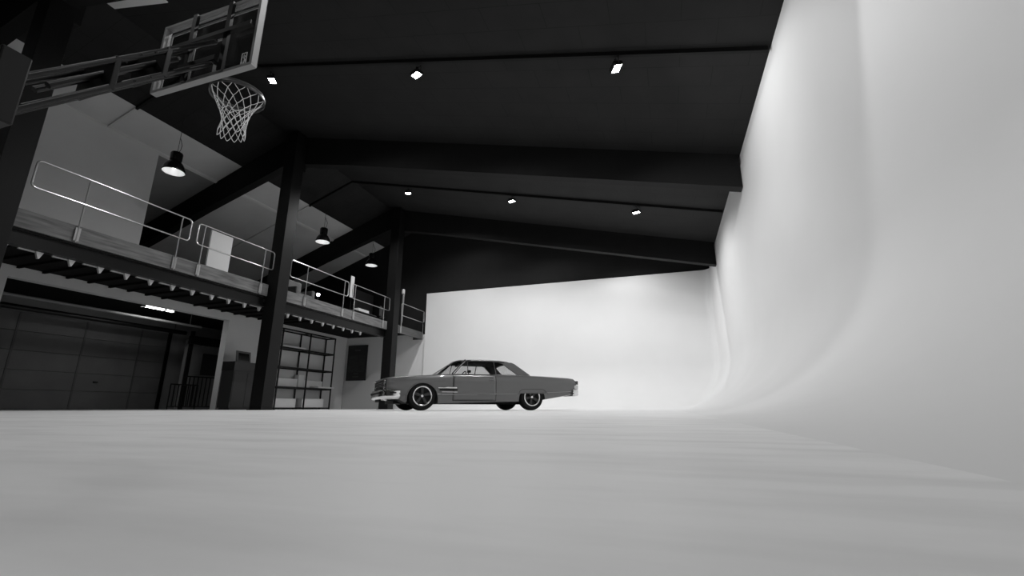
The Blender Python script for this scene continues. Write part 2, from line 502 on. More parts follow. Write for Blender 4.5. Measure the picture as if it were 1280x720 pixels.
# ---------------------------------------------------------------- floodlights on the tracks
def floodlight(x, y, aim, watts, lab, big=1.0, drop=.09):
    zr = roof_z(x) - drop
    t = thing('floodlight', lab, 'ceiling light', (x, y, zr), group=None)
    c = Vector((0, 0, -0.17))
    d = (Vector(aim) - Vector((x, y, zr)) - c).normalized()
    q = d.to_track_quat('-Z', 'Y').to_matrix()
    mb = MB().cbox((0, 0, 0.0), (.26 * big, .19 * big, .07)).cbox((0, 0, .06), (.16, .12, .05))
    for k in range(5): mb.cbox((-.1 + .05 * k, 0, .05), (.008, .17, .03))
    for (cx, cy, sx, sy) in ((-.122, 0, .016, .19), (.122, 0, .016, .19), (0, -.087, .23, .016), (0, .087, .23, .016)): mb.cbox((cx, cy, -.038), (sx, sy, .012))
    mb.v = [tuple(q @ Vector(p) + c) for p in mb.v]
    mb.build('housing', M['lampblack'], t)
    mb = MB().add([(-.11, -.075, -.036), (.11, -.075, -.036), (.11, .075, -.036), (-.11, .075, -.036)], [(0, 3, 2, 1)])
    mb.v = [tuple(q @ Vector(p) + c) for p in mb.v]
    mb.build('lens', M['lens'], t, fix=False)
    u = q @ Vector((1, 0, 0))
    MB().tube([c + u * .15, c + u * .15 + Vector((0, 0, .15)), c - u * .15 + Vector((0, 0, .15)), c - u * .15], .008, 6).tube([(0, 0, -.02), (0, 0, 0.01)], .03, 8).build('yoke', M['lampblack'], t)
    ld = bpy.data.lights.new('flood_beam', 'SPOT')
    ld.energy = watts * K; ld.spot_size = R(152 if 15 < y < 16 else 162); ld.spot_blend = 0.45; ld.shadow_soft_size = 0.045
    lo = bpy.data.objects.new('flood_beam', ld); C.objects.link(lo); lo.parent = t
    lo.location = c + d * .06; lo.rotation_euler = d.to_track_quat('-Z', 'Y').to_euler()
    return t
for a in FLOODS: floodlight(*a)
for a in FLOODS2: floodlight(*a)
# ---------------------------------------------------------------- pendants above the loft
def pendant(x, y, zb, lab):
    t = thing('pendant_lamp', lab, 'pendant lamp', (x, y, zb), group='black factory pendants over the mezzanine')
    s = 1.0
    p = [(.245, 0), (.25, .012), (.243, .05), (.215, .15), (.165, .235), (.13, .275), (.105, .29)]
    MB().lathe([(r_ * s, h * s) for r_, h in p], 36).build('shade', M['lampblack'], t, smooth=True, solid=.006)
    p2 = [(.238, .004), (.232, .05), (.205, .145), (.155, .228), (.0, .27)]
    MB().lathe([(r_ * s, h * s) for r_, h in p2], 36).build('reflector', M['lampwhite'], t, smooth=True)
    MB().lathe([(0.0, .28), (.10, .28), (.10, .31), (.13, .32), (.135, .50), (.12, .53), (.0, .53)], 28).build('ballast_housing', M['lampblack'], t, smooth=True)
    MB().lathe([(0, .09), (.035, .10), (.05, .14), (.04, .2), (.03, .25)], 16).build('bulb', M['glow'], t, smooth=True)
    t.scale = (1.26, 1.26, 1.26)
    zt = (roof_z(x) - zb) / 1.26
    pts = [(.05, 0, .53), (.09, 0, .62), (.05, 0, .75), (.0, 0, .85)]
    MB().tube([(0, 0, .52), (0, 0, zt)], .006, 6).tube([(.02, 0, .52), (.1, 0, .60), (.12, 0, .72), (.06, 0, .85), (.01, 0, .95)], .007, 6).build('cable', M['cable'], t)
    ld = bpy.data.lights.new('pendant_light', 'POINT'); ld.energy = 1.6; ld.shadow_soft_size = .05
    lo = bpy.data.objects.new('pendant_light', ld); C.objects.link(lo); lo.parent = t; lo.location = (0, 0, .06)
    return t
pendant(-14.25, 8.97, 7.28, 'nearest black pendant lamp, below and left of the basketball net')
pendant(-14.25, 15.75, 7.33, 'middle black pendant lamp, right of the front column')
pendant(-14.25, 19.45, 7.33, 'farthest black pendant lamp, just left of the rear column')

# ---------------------------------------------------------------- basketball hoop
hp = thing('basketball_hoop', 'adjustable basketball hoop with framed glass board and white net', 'basketball hoop', (-3.73, 1.0, 0))
bx0, bx1, by, bz0, bz1 = -4.33 + 3.73, -3.12 + 3.73, 1.42, 2.88, 3.63
MB().box(bx0 + .03, bx1 - .03, by - .006, by + .006, bz0 + .03, bz1 - .03).build('backboard_glass', M['boardglass'], hp)
mb = MB()
ft = .026
mb.box(bx0, bx1, by - .035, by + .025, bz0, bz0 + ft).box(bx0, bx1, by - .035, by + .025, bz1 - ft, bz1)
mb.box(bx0, bx0 + ft, by - .035, by + .025, bz0 + ft, bz1 - ft).box(bx1 - ft, bx1, by - .035, by + .025, bz0 + ft, bz1 - ft)
mb.build('board_frame', M['boardframe'], hp, bevel=.004)
# white inner border and shooter's square, printed lines on the glass
mb = MB()
def ring(mb, x0, x1, z0, z1, t, ya, yb):
    mb.box(x0, x1, ya, yb, z0, z0 + t).box(x0, x1, ya, yb, z1 - t, z1).box(x0, x0 + t, ya, yb, z0 + t, z1 - t).box(x1 - t, x1, ya, yb, z0 + t, z1 - t)
ring(mb, bx0 + .05, bx1 - .045, bz0 + .045, bz1 - .075, .026, by + .007, by + .010)
ring(mb, -.20, .24, bz0 + .06, bz0 + .44, .026, by + .007, by + .010)
mb.build('painted_lines', M['lines'], hp)
# small emblem near the lower right corner
lg = MB()
lx, lz = bx1 - .15, bz0 + .13
ring(lg, lx - .03, lx + .03, lz - .055, lz + .06, .006, by + .007, by + .011)
lg.prism([(lx - .012, lz - .045), (lx + .004, lz - .01), (lx - .014, lz + .015), (lx - .002, lz + .045), (lx + .012, lz + .03), (lx + .008, lz + .005), (lx + .018, lz - .02), (lx + .006, lz - .045)], 'y', by + .007, by + .011)
lg.build('emblem', M['net'], hp)
# rear frame of the board: two verticals and cross members, black
mb = MB()
for sx in (-.17, .27): mb.box(sx - .025, sx + .025, by - .055, by - .027, bz0 + .01, bz1 - .005)
mb.box(bx0 + .04, bx1 - .04, by - .07, by - .03, bz0 + .40, bz0 + .44)
mb.box(-.22, .22, by - .08, by - .03, bz0 + .12, bz0 + .17)
mb.build('rear_frame', M['steelblack'], hp)
rc = Vector((-.03, 1.80, 3.04))
RR = .229
MB().tube([(rc[0] + RR * math.cos(a), rc[1] + RR * math.sin(a), rc[2]) for a in [2 * PI * i / 48 for i in range(48)]], .010, 8, closed=True).build('rim', M['hooprim'], hp, smooth=True)
mb = MB()
arcp = [(rc[0] + (RR + .008) * math.cos(a), rc[1] + (RR + .008) * math.sin(a)) for a in [2 * PI * i / 48 for i in range(48)]]
mb = MB()
n = len(arcp)
v = []
for (x, y_) in arcp: v += [(x, y_, rc[2] - .012), (x, y_, rc[2] - .045)]
mb.add(v, [(2 * i, 2 * ((i + 1) % n), 2 * ((i + 1) % n) + 1, 2 * i + 1) for i in range(n)])
mb.build('rim_band', M['hooprim'], hp, smooth=True, solid=.004)
MB().box(rc[0] - .11, rc[0] + .11, by + .02, by + .05, 2.93, 3.07).prism([(rc[0] - .10, by + .03), (rc[0] + .10, by + .03), (rc[0] + .06, rc[1] - RR + .01), (rc[0] - .06, rc[1] - RR + .01)], 'z', 3.03, 3.045).build('rim_bracket', M['hooprim'], hp)
# net
lv = [(0.0, .225), (-.055, .190), (-.11, .158), (-.165, .132), (-.22, .115), (-.275, .105), (-.33, .105), (-.385, .115), (-.43, .118)]
net = MB()
NN = 12
def npt(k, i):
    z, r_ = lv[k]
    a = 2 * PI * (i + .5 * (k % 2)) / NN + .15
    wob = 1 + .05 * math.sin(3 * a + k)
    sag = Vector((-.012, .012, 0)) * k * .35
    return Vector((rc[0] + r_ * wob * math.cos(a), rc[1] + r_ * wob * math.sin(a), rc[2] - .012 + z - .012 * math.sin(2 * a + 1) * (k > 0))) + sag
for k in range(len(lv) - 1):
    for i in range(NN):
        for j in ((0, -1) if k % 2 == 0 else (0, 1)):
            a, b = npt(k, i), npt(k + 1, i + j)
            m_ = (a + b) / 2 + Vector((0, 0, -.006))
            net.tube([a, m_, b], .0032, 5, caps=False)
net.build('net', M['net'], hp, smooth=True)
# parallelogram arms sloping down and back to the pole, with bolts
def bolt(x, y, z, r_=.012, w_=.03):
    MB().tube([(x - w_, y, z), (x + w_, y, z)], r_, 8).build('bolt', M['chrome'], hp, smooth=True)
for sx in (-.17, .17):
    for za in (bz0 + .10, bz0 + .33):
        MB().tube([(sx, by - .06, za), (sx, .28, za - 1.22)], .021, 10).build('support_arm', M['steelblack'], hp, smooth=True)
        bolt(sx, by - .07, za); bolt(sx, .93, za - .485, .010, .026); bolt(sx, .84, za - .585, .008, .026)
for sx in (-.07, .07):
    MB().tube([(sx, 1.15, 2.88), (sx, .45, 2.09)], .022, 10).build('spring_strut', M['steelblack'], hp, smooth=True)
    bolt(sx, 1.15, 2.88, .014)
for y_ in (1.02, .72):
    MB().box(-.19, .19, y_ - .02, y_ + .02, bz0 + .08 - (1.36 - y_) * 1.13, bz0 + .35 - (1.36 - y_) * 1.13).build('arm_link', M['steelblack'], hp, bevel=.006)
MB().box(-.22, .22, .16, .30, 1.66, 2.12).build('arm_plate', M['steelblack'], hp, bevel=.01)
MB().box(-.08, .08, -.02, .16, .03, 2.10).build('pole', M['steelblack'], hp, bevel=.006)
MB().box(-.5, .5, -.9, .4, 0, .04).box(-.4, .4, -.85, -.2, .04, .24).build('base', M['steelblack'], hp, bevel=.01)

# ---------------------------------------------------------------- things on the loft
def cube_thing(name, label, cat, x0, x1, y0, y1, z0, z1, m, bevel=.01):
    cx, cy = (x0 + x1) / 2, (y0 + y1) / 2
    mb = MB().box(x0 - cx, x1 - cx, y0 - cy, y1 - cy, 0, z1 - z0)
    o = mb.build(name, m, bevel=bevel); o.location = (cx, cy, z0)
    return tag(o, label, cat)
DZ = 3.95
cube_thing('white_board', 'tall blank white board standing on the deck left of the front column', 'board', -14.36, -14.3, 10.6, 11.42, DZ, 5.95, M['box_white'], .004)
t = thing('armchair', 'grey upholstered armchair on the deck behind the railing, right of front column', 'armchair', (-13.6, 14.0, DZ))
MB().box(-.4, .4, -.38, .38, .12, .45).build('seat', M['sofa'], t, bevel=.05)
MB().box(-.45, -.2, -.38, .38, .4, 1.05).build('backrest', M['sofa'], t, bevel=.06)
for s_ in (-1, 1):
    MB().box(-.4, .4, s_ * .42 - .09, s_ * .42 + .09, .1, .68).build('armrest', M['sofa'], t, bevel=.05)
    for q in (-.3, .3): MB().tube([(q, s_ * .33, .12), (q, s_ * .33, 0)], .02, 8).build('leg', M['steelblack'], t)
t = thing('globe_lamp', 'small glowing globe lamp on the deck behind the railing', 'lamp', (-13.5, 15.0, DZ))
MB().lathe([(0, 0), (.12, 0), (.12, .02), (.015, .03), (.012, .62), (0, .62)], 20).build('stand', M['steelblack'], t, smooth=True)
MB().lathe([(.07 * math.sin(PI * i / 12), .69 - .07 * math.cos(PI * i / 12)) for i in range(13)], 20).build('globe', M['lens2'], t, smooth=True)
ld = bpy.data.lights.new('globe_light', 'POINT'); ld.energy = 12; ld.shadow_soft_size = .07
lo = bpy.data.objects.new('globe_light', ld); C.objects.link(lo); lo.parent = t; lo.location = (.12, 0, .69)
t = thing('standing_mirror', 'slim pale standing mirror catching light where two railings meet', 'mirror', (-13.1, 16.6, DZ))
MB().box(-.02, .02, -.12, .12, .9, 1.9).build('mirror_glass', M['paleplastic'], t, bevel=.01)
MB().tube([(0, 0, 0), (0, 0, .95)], .015, 8).lathe([(0, 0), (.18, 0), (.18, .02), (0, .03)], 20).build('stand', M['steelblack'], t)
t = thing('work_table', 'thin-topped table on the deck holding the white carton', 'table', (-13.7, 18.3, DZ))
MB().box(-.4, .4, -1.1, .6, .47, .50).build('tabletop', M['shelf'], t, bevel=.004)
for sx in (-.35, .35):
    for sy in (-1.0, .5): MB().tube([(sx, sy, 0), (sx, sy, .47)], .02, 8).build('leg', M['steelblack'], t)
cube_thing('carton', 'low white carton lying on the loft table', 'box', -13.7, -13.4, 17.6, 18.4, DZ + .50, DZ + .66, M['box_white'], .006)
t = thing('office_chair', 'grey office chair at the loft table by the rear column', 'chair', (-13.1, 19.35, DZ), 1.9)
MB().box(-.24, .24, -.24, .24, .42, .5).build('seat', M['sofa'], t, bevel=.03)
MB().box(-.22, .22, .2, .27, .55, 1.05).build('backrest', M['sofa'], t, bevel=.03)
MB().tube([(0, 0, .08), (0, 0, .42)], .025, 10).tube([(0, .22, .45), (0, .25, .7)], .02, 8).build('stem', M['steelblack'], t)
for k in range(5):
    a = 2 * PI * k / 5
    MB().tube([(0, 0, .09), (.26 * math.cos(a), .26 * math.sin(a), .05), (.27 * math.cos(a), .27 * math.sin(a), .02)], .018, 8).build('foot', M['steelblack'], t)
t = thing('projection_screen', 'dark grey square panel standing on the loft behind the table', 'screen', (-15.2, 20.4, DZ))
MB().box(-.03, .03, -.75, .75, .9, 2.2).build('panel', M['cab'], t, bevel=.01)
for s_ in (-1, 1): MB().box(-.05, .05, s_ * .6 - .03, s_ * .6 + .03, 0, 1.0).box(-.25, .25, s_ * .6 - .03, s_ * .6 + .03, 0, .04).build('leg', M['steelblack'], t)
t = thing('floor_lamp', 'tall slim pale floor lamp standing right of the rear column', 'lamp', (-12.62, 20.1, DZ))
MB().lathe([(0, 0), (.15, 0), (.15, .025), (.02, .035), (.02, .35), (0, .35)], 20).build('base', M['rail'], t, smooth=True)
MB().tube([(0, 0, .35), (0, 0.02, 1.25), (0, .05, 2.05)], [.05, .05, .055], 12).build('lamp_tube', M['pipe'], t, smooth=True)
MB().lathe([(0, 1.85), (.075, 1.86), (.085, 1.95), (.075, 2.10), (0, 2.14)], 16).build('lamp_head', M['paleplastic'], t, smooth=True)

# ---------------------------------------------------------------- under the mezzanine: shelving rack
rk = thing('shelving_rack', 'black steel open shelving rack against the wall under the deck', 'shelf rack', (-16.45, 17.7, 0))
for y_ in (-1.62, .10, 1.86):
    for x_ in (-.29, .29):
        MB().box(x_ - .025, x_ + .025, y_ - .025, y_ + .025, 0, 3.56).build('upright', M['steelblack'], rk)
for z_ in (.05, .95, 1.83, 2.70, 3.54):
    mb = MB()
    for x_ in (-.29, .29): mb.box(x_ - .02, x_ + .02, -1.62, 1.86, z_ - .03, z_ + .03)
    for y_ in (-1.62, .10, 1.86): mb.box(-.29, .29, y_ - .02, y_ + .02, z_ - .03, z_ + .03)
    mb.build('shelf_frame', M['steelblack'], rk)
for z_ in (.95, 1.83, 2.70):
    MB().box(-.27, .27, -1.58, 1.82, z_ + .03, z_ + .05).build('shelf_board', M['shelf'], rk)
lab = [('white_sheet', 'wide white panel lying flat on the top shelf', -16.6, -16.2, 16.2, 17.6, 2.751, 2.82),
       ('white_box', 'long white box on the middle shelf, left bay', -16.68, -16.5, 16.15, 17.6, 1.001, 1.38),
       ('white_box', 'taller white box between the two rack bays', -16.68, -16.45, 17.62, 17.98, 1.001, 1.58),
       ('white_box', 'long white box on the middle shelf, right bay', -16.68, -16.5, 18.05, 19.3, 1.001, 1.35),
       ('white_tray', 'white tray sticking out over the edge of the middle shelf', -16.4, -15.9, 18.35, 19.5, 1.002, 1.06),
       ('white_crate', 'white crate on the floor under the left rack bay', -16.70, -16.35, 16.2, 17.5, 0.09, .48),
       ('white_crate', 'white crate on the floor under the right rack bay', -16.70, -16.35, 17.9, 19.35, 0.09, .5)]
for (nm, lb, x0, x1, y0, y1, z0, z1) in lab:
    if nm == 'white_crate': z0 = 0.0 + .085
    cube_thing(nm, lb, 'box' if 'box' in nm or 'crate' in nm else 'panel', x0, x1, y0, y1, z0, z1, M['box_white'], .006)

# framed poster on the wall under the deck
t = thing('wall_poster', 'dark framed poster with small pale print on the white wall', 'poster', (-16.02, YB + .10, 1.5))
MB().box(-.63, .63, -.03, .028, 0, 1.92).build('poster_frame', M['poster'], t, bevel=.008)
MB().box(-.52, .52, -.036, -.031, .45, 1.35).build('picture', M['posterpic'], t)
mb = MB()
for k, wd in enumerate((.05, .04, .05, .045, .05, .04)):
    mb.box(-.17 + k * .062, -.17 + k * .062 + wd, -.036, -.031, 1.62, 1.66)
    mb.box(-.17 + k * .062, -.17 + k * .062 + .012, -.036, -.031, 1.60, 1.68)
mb.box(-.15, .15, -.036, -.031, .36, .385); mb.box(-.20, .18, -.036, -.031, .22, .235); mb.box(-.20, .16, -.036, -.031, .16, .175)
mb.build('print', M['posterink'], t)

# dark cabinet with a small monitor, beside the opening
t = thing('cabinet', 'dark low cabinet with black worktop between the opening and front column', 'cabinet', (-15.9, 14.1, 0), 0)
MB().box(-.3, .3, -.72, .55, .06, 1.45).box(-.26, .26, -.66, .5, 0, .06).build('body', M['cab'], t, bevel=.006)
MB().box(-.32, .32, -.74, .58, 1.45, 1.80).build('worktop', M['cabtop'], t, bevel=.006)
MB().box(.302, .315, .50, .55, .08, 1.40).build('edge_strip', M['rail'], t)
MB().box(.301, .312, -.68, -.12, .10, 1.40).build('door', M['cab'], t, bevel=.003)
MB().box(.301, .312, -.09, .47, .10, 1.40).build('door', M['cab'], t, bevel=.003)
t = thing('monitor', 'small grey-framed screen leaning back on the dark cabinet', 'monitor', (-15.85, 13.95, 1.80), .12)
mb = MB(); ring(mb, -.36, .36, 0.0, .44, .075, -.025, .025)
mb.v = [(p[1] - .12 * p[2], p[0], p[2]) for p in mb.v]
mb.build('frame', M['greyframe'], t)
mb = MB().box(-.29, .29, -.015, .012, .07, .37); mb.v = [(p[1] - .12 * p[2], p[0], p[2]) for p in mb.v]
mb.build('screen', M['screen'], t)

# ---------------------------------------------------------------- the room beyond the opening
t = thing('garage_door', 'large grey sectional door dimly seen through the opening', 'garage door', (XL + .02, 11.0, 0))
mb = MB()
for k in range(5): mb.box(0, .06, -5.5, 3.6, .02 + k * .66, .02 + k * .66 + .65)
mb.build('door_panels', M['garage'], t, bevel=.01)
mb = MB()
for y_ in (-3.6, -1.6, .4, 2.4): mb.box(.061, .075, y_ - .03, y_ + .03, .02, 3.3)
mb.build('stiffener', M['garageline'], t)
MB().box(.06, .10, 1.0, 1.16, 1.0, 1.06).build('door_handle', M['steelblack'], t)
MB().box(.06, .14, 3.5, 3.62, 0, 3.4).build('door_track', M['steelblack'], t)
MB().box(.06, .14, -5.5, -5.38, 0, 3.4).build('door_track', M['steelblack'], t)
for (z_, x_, r_, lb, ya, yb_, m_) in ((3.42, -18.8, .05, 'pale horizontal pipe running under the room ceiling', 6.5, 14.2, 'pipe'),
                             (3.30, -20.2, .09, 'thick dark duct behind the pale pipe in the side room', 6.5, 14.6, 'steelblack')):
    o = MB().tube([(0, 0, 0), (0, yb_ - ya, 0)], r_, 12).tube([(0, .5, 0), (0, .5, 3.86 - z_)], .01, 6).tube([(0, yb_ - ya - .5, 0), (0, yb_ - ya - .5, 3.86 - z_)], .01, 6).build('pipe', M[m_], smooth=True)
    o.location = (x_, ya, z_); tag(o, lb, 'pipe')
t = thing('fluorescent_fixture', 'lit fluorescent fixture glowing through the top of the opening', 'ceiling light', (-18.2, 11.95, 3.86))
MB().box(-.12, .12, -.6, .6, -.07, 0).build('fixture_body', M['greyframe'], t, bevel=.005)
for x_ in (-.05, .05): MB().tube([(x_, -.55, -.12), (x_, .55, -.12)], .035, 10).build('tube', M['tube'], t, smooth=True)
for y_ in (-.56, 0.2, .56): MB().box(-.1, .1, y_ - .03, y_ + .03, -.17, -.07).build('clip', M['steelblack'], t)
ld = bpy.data.lights.new('room_light', 'AREA'); ld.shape = 'RECTANGLE'; ld.size = .2; ld.size_y = 1.4; ld.energy = 22
lo = bpy.data.objects.new('room_light', ld); C.objects.link(lo); lo.parent = t; lo.location = (0, 0, -.16)
def barrier(name, x, y0, y1, h, step, lab):
    t = thing(name, lab, 'barrier', (x, (y0 + y1) / 2, 0))
    L = (y1 - y0) / 2
    MB().box(-.03, .03, -L, L, h - .05, h).build('top_rail', M['steelblack'], t)
    MB().box(-.02, .02, -L, L, .10, .13).build('bottom_rail', M['steelblack'], t)
    n = int((y1 - y0) / step)
    for i in range(n + 1):
        y_ = -L + (y1 - y0) * i / n
        MB().box(-.015, .015, y_ - .015, y_ + .015, 0 if i in (0, n) else .12, h - .04).build('baluster', M['steelblack'], t)
    return t
barrier('steel_barrier', -18.2, 12.95, 14.05, .98, .14, 'low black barred barrier standing in the room beyond the opening')
barrier('steel_barrier', -18.9, 14.0, 15.3, 1.36, .18, 'taller black barred barrier beside the opening jamb, behind the low one')
t = thing('support_post', 'slim black post standing in the side room behind the barriers', 'post', (-19.4, 14.35, 0))
MB().box(-.06, .06, -.06, .06, 0, 3.3).build('shaft', M['steelblack'], t)
MB().box(-.1, .1, -.08, 1.6, 2.75, 3.1).build('cross_beam', M['steelblack'], t)
cube_thing('dark_noticeboard', 'dark upright noticeboard on the side room wall right of the barriers', 'noticeboard', -19.9, -19.85, 15.35, 16.1, 1.5, 2.45, M['cab'], .005)
cube_thing('partition_screen', 'pale upright partition in the side room behind the barriers', 'partition', -20.1, -19.92, 14.6, 17.3, 0, 3.0, M['wallloft'], .005)

# ================================================================ THE CAR
# local frame: x from the front axle backwards, y towards the camera side negative, z up
CA = R(43.3)
carx, cary = -5.64, 10.071
car = thing('car', 'grey two-door vintage hardtop coupe parked on the white studio floor', 'car')
HW = 0.95           # half width
dx, dy = math.cos(CA), math.sin(CA)
nx, ny = -dy, dx     # away from the camera
# near side plane passes through the measured wheel line; centre line is HW further away
car.location = (carx + nx * (HW - .03), cary + ny * (HW - .03), 0)
car.rotation_euler = (0, 0, CA)
def lerp(tab, x):
    if x <= tab[0][0]: return tab[0][1]
    for (a, va), (b, vb) in zip(tab, tab[1:]):
        if x <= b:
            t_ = (x - a) / (b - a); return va + (vb - va) * t_
    return tab[-1][1]
ZTOP = [(-.90, .735), (-.84, .755), (-.66, .79), (-.26, .818), (.44, .870), (.85, .888), (2.85, .915), (3.36, .908), (4.2, .885), (4.40, .865), (4.46, .82)]
ZBOT = [(-.90, .33), (-.55, .25), (-.40, .16), (.46, .15), (1.33, .18), (2.6, .21), (3.4, .27), (4.33, .41), (4.46, .47)]
WID = [(-.84, .875), (-.76, .915), (-.4, .94), (.5, .95), (2.8, .95), (3.8, .93), (4.3, .905), (4.46, .885)]
ZCR = [(-.9, .36), (.4, .375), (2.6, .43), (3.9, .487), (4.46, .52)]
def section(x):
    zt, zb, w_, zc = lerp(ZTOP, x), lerp(ZBOT, x), lerp(WID, x), lerp(ZCR, x)
    zc = max(zc, zb + .06)
    h = zt - zc
    half = [(0.0, zb), (w_ - .16, zb), (w_ - .035, zb + .02), (w_ - .012, zc - .015), (w_ + .006, zc), (w_ - .014, zc + .035),
            (w_ - .010, zc + h * .35), (w_ - .012, zc + h * .55), (w_ - .004, zc + h * .62), (w_ - .03, zt - .075), (w_ - .055, zt - .02), (w_ - .10, zt), (w_ - .20, zt - .006), (w_ - .5, zt - .002), (0.0, zt + .012)]
    return half
def side_y(x, z):
    s_ = section(x)[2:12]
    for (a, b) in zip(s_, s_[1:]):
        if a[1] <= z <= b[1]:
            t_ = (z - a[1]) / max(1e-6, b[1] - a[1]); return a[0] + (b[0] - a[0]) * t_
    return s_[-1][0] if z > s_[-1][1] else s_[0][0]
xs = sorted(set([-.84, -.82, -.80, -.76, -.66, -.5, -.4, -.26, -.1, .05, .2, .34, .46, .65, .85, 1.1, 1.33, 1.7, 2.1, 2.4, 2.6, 2.75, 2.85, 3.0, 3.2, 3.36, 3.6, 3.8, 4.0, 4.2, 4.33, 4.40, 4.44, 4.46]))
mb = MB()
rows = []
for x in xs:
    h = section(x)
    ring_ = [(x, -y_, z) for (y_, z) in h] + [(x, y_, z) for (y_, z) in h[::-1][1:-1]]
    rows.append(ring_)
n = len(rows[0])
v = [p for r_ in rows for p in r_]
f = []
for i in range(len(rows) - 1):
    for j in range(n): f.append((i * n + j, i * n + (j + 1) % n, (i + 1) * n + (j + 1) % n, (i + 1) * n + j))
f.append(tuple(range(n))); f.append(tuple(range((len(rows) - 1) * n, len(rows) * n))[::-1])
mb.add(v, f)
body = mb.build('body', M['paint'], car, smooth=True)
# cutters: wheel arches, cabin
def arch(xc, zc, r_, x0, x1, flat=None, n=20):
    pts = [(xc + r_ * math.cos(PI - PI * i / n), min(zc + r_ * math.sin(PI * i / n), flat or 9)) for i in range(n + 1)]
    return [(x0, -.1)] + pts + [(x1, -.1)]
cut = MB()
for s_ in (-1, 1):
    ya, yb_ = (s_ * 1.1, s_ * .60)
    cut.prism(arch(.02, .27, .385, -.395, .43), 'y', ya, yb_)
cutters = [cut]
c2 = MB()
for s_ in (-1, 1):
    c2.prism(arch(3.02, .27, .40, 2.64, 3.44, flat=.435), 'y', s_ * 1.1, s_ * .60)
cutters.append(c2)
c3 = MB().box(.95, 2.62, -.80, .80, .30, 1.2)
cutters.append(c3)
for i, c_ in enumerate(cutters):
    co = c_.build('cutter', M['interior'])
    md = body.modifiers.new('cut%d' % i, 'BOOLEAN'); md.object = co; md.operation = 'DIFFERENCE'; md.solver = 'EXACT'
    co.parent = car
    co.name = 'cutter'
bpy.context.view_layer.update()
dg = bpy.context.evaluated_depsgraph_get()
me2 = bpy.data.meshes.new_from_object(body.evaluated_get(dg))
body.modifiers.clear()
body.data = me2
for o in [o for o in bpy.data.objects if o.name.startswith('cutter')]: bpy.data.objects.remove(o)

# wheel-well liners so nothing shows through
for (x0, x1) in ((-.42, .45), (2.58, 3.47)):
    MB().box(x0, x1, -.60, .60, .18, .66).build('wheel_well', M['black'], car)
MB().box(-.6, 3.3, -.55, .55, .16, .24).build('underbody', M['black'], car)
def patch(x0, x1, z0, z1, off, s_=-1, nx_=16, nz_=8, zt=None, zb=None):
    rows = []
    for i in range(nx_ + 1):
        x = x0 + (x1 - x0) * i / nx_
        a = zb(x) if zb else z0
        b = zt(x) if zt else z1
        rows.append([(x, s_ * (side_y(x, a + (b - a) * k / nz_) + off), a + (b - a) * k / nz_) for k in range(nz_ + 1)])
    return MB().grid(rows)
for s_ in (-1, 1):
    # door skin standing slightly proud with dark shut lines around
    g = MB()
    for (xa) in (.786, 1.952):
        g2 = patch(xa - .006, xa + .006, .235, .86, .003, s_, 1, 12)
        g.add(g2.v, g2.f)
    g2 = patch(.786, 1.952, .232, .246, .003, s_, 12, 1)
    g.add(g2.v, g2.f)
    g.build('shut_line', M['black'], car, solid=.004)
    dr = patch(.797, 1.941, .250, .86, .004, s_, 20, 16, zt=lambda x: lerp(ZTOP, x) - .03).build('door', M['paint'], car, smooth=True, solid=.004)
    MB().tube([(1.74, s_ * (side_y(1.8, .77) + .03), .775), (1.90, s_ * (side_y(1.8, .77) + .03), .775)], .011, 8).box(1.73, 1.91, s_ * (HW - .03), s_ * (HW + .004), .755, .762).build('door_handle', M['chromedark'], dr, smooth=True)
    # chrome trims
    MB().add(*(lambda g: (g.v, g.f))(patch(.50, 2.58, .375, .390, .006, s_, 24, 1, zt=lambda x: lerp(ZCR, x) + .008, zb=lambda x: lerp(ZCR, x) - .008))).build('lower_trim', M['chromedark'], car, solid=.006)
    MB().add(*(lambda g: (g.v, g.f))(patch(3.46, 4.42, .4, .5, .006, s_, 12, 1, zt=lambda x: lerp(ZCR, x) + .010, zb=lambda x: lerp(ZCR, x) - .008))).build('lower_trim', M['chromedark'], car, solid=.006)
    MB().add(*(lambda g: (g.v, g.f))(patch(.40, .88, .50, .55, .012, s_, 6, 2, zt=lambda x: .565 if x > .6 else .55, zb=lambda x: .535))).build('fender_ornament', M['chrome'], car, solid=.012)
    MB().add(*(lambda g: (g.v, g.f))(patch(.44, .90, .48, .52, .010, s_, 6, 2))).build('fender_louvre', M['black'], car, solid=.01)
    MB().add(*(lambda g: (g.v, g.f))(patch(.50, .90, .44, .452, .010, s_, 6, 1))).build('fender_ornament', M['chrome'], car, solid=.01)
    # belt line moulding
    MB().tube([(x, s_ * (lerp(WID, x) - .075), lerp(ZTOP, x) + .004) for x in (.78, 1.2, 1.7, 2.2, 2.7, 2.98)], .008, 6).build('belt_moulding', M['chrome'], car, smooth=True)
    # front arch lip
    MB().tube([(.02 + .392 * math.cos(PI - PI * i / 20), s_ * (HW - .012), .27 + .392 * math.sin(PI * i / 20)) for i in range(-1, 22)], .012, 6).build('wheel_arch_lip', M['paint'], car, smooth=True)
    # fender skirt seam line
    pts = [(2.62, .44), (2.63, .48), (2.70, .535), (2.78, .548), (3.30, .555), (3.38, .54), (3.45, .48), (3.50, .43)]
    MB().tube([(x, s_ * (side_y(x, z) + .001), z) for x, z in pts], .0045, 5).build('skirt_seam', M['black'], car, smooth=True)
# bonnet and boot lid seams as slim panels on top
def top_panel(name, x0, x1, hw, z_off):
    rows = []
    for i in range(13):
        x = x0 + (x1 - x0) * i / 12
        zt = lerp(ZTOP, x)
        rows.append([(x, y_, zt + z_off + .012 * (1 - abs(y_) / hw)) for y_ in [hw * (k / 8 * 2 - 1) for k in range(9)]])
    return MB().grid(rows).build(name, M['paint'], car, smooth=True, solid=.01)
top_panel('bonnet', -.80, .40, .74, .004)
top_panel('boot_lid', 3.02, 4.36, .70, .004)

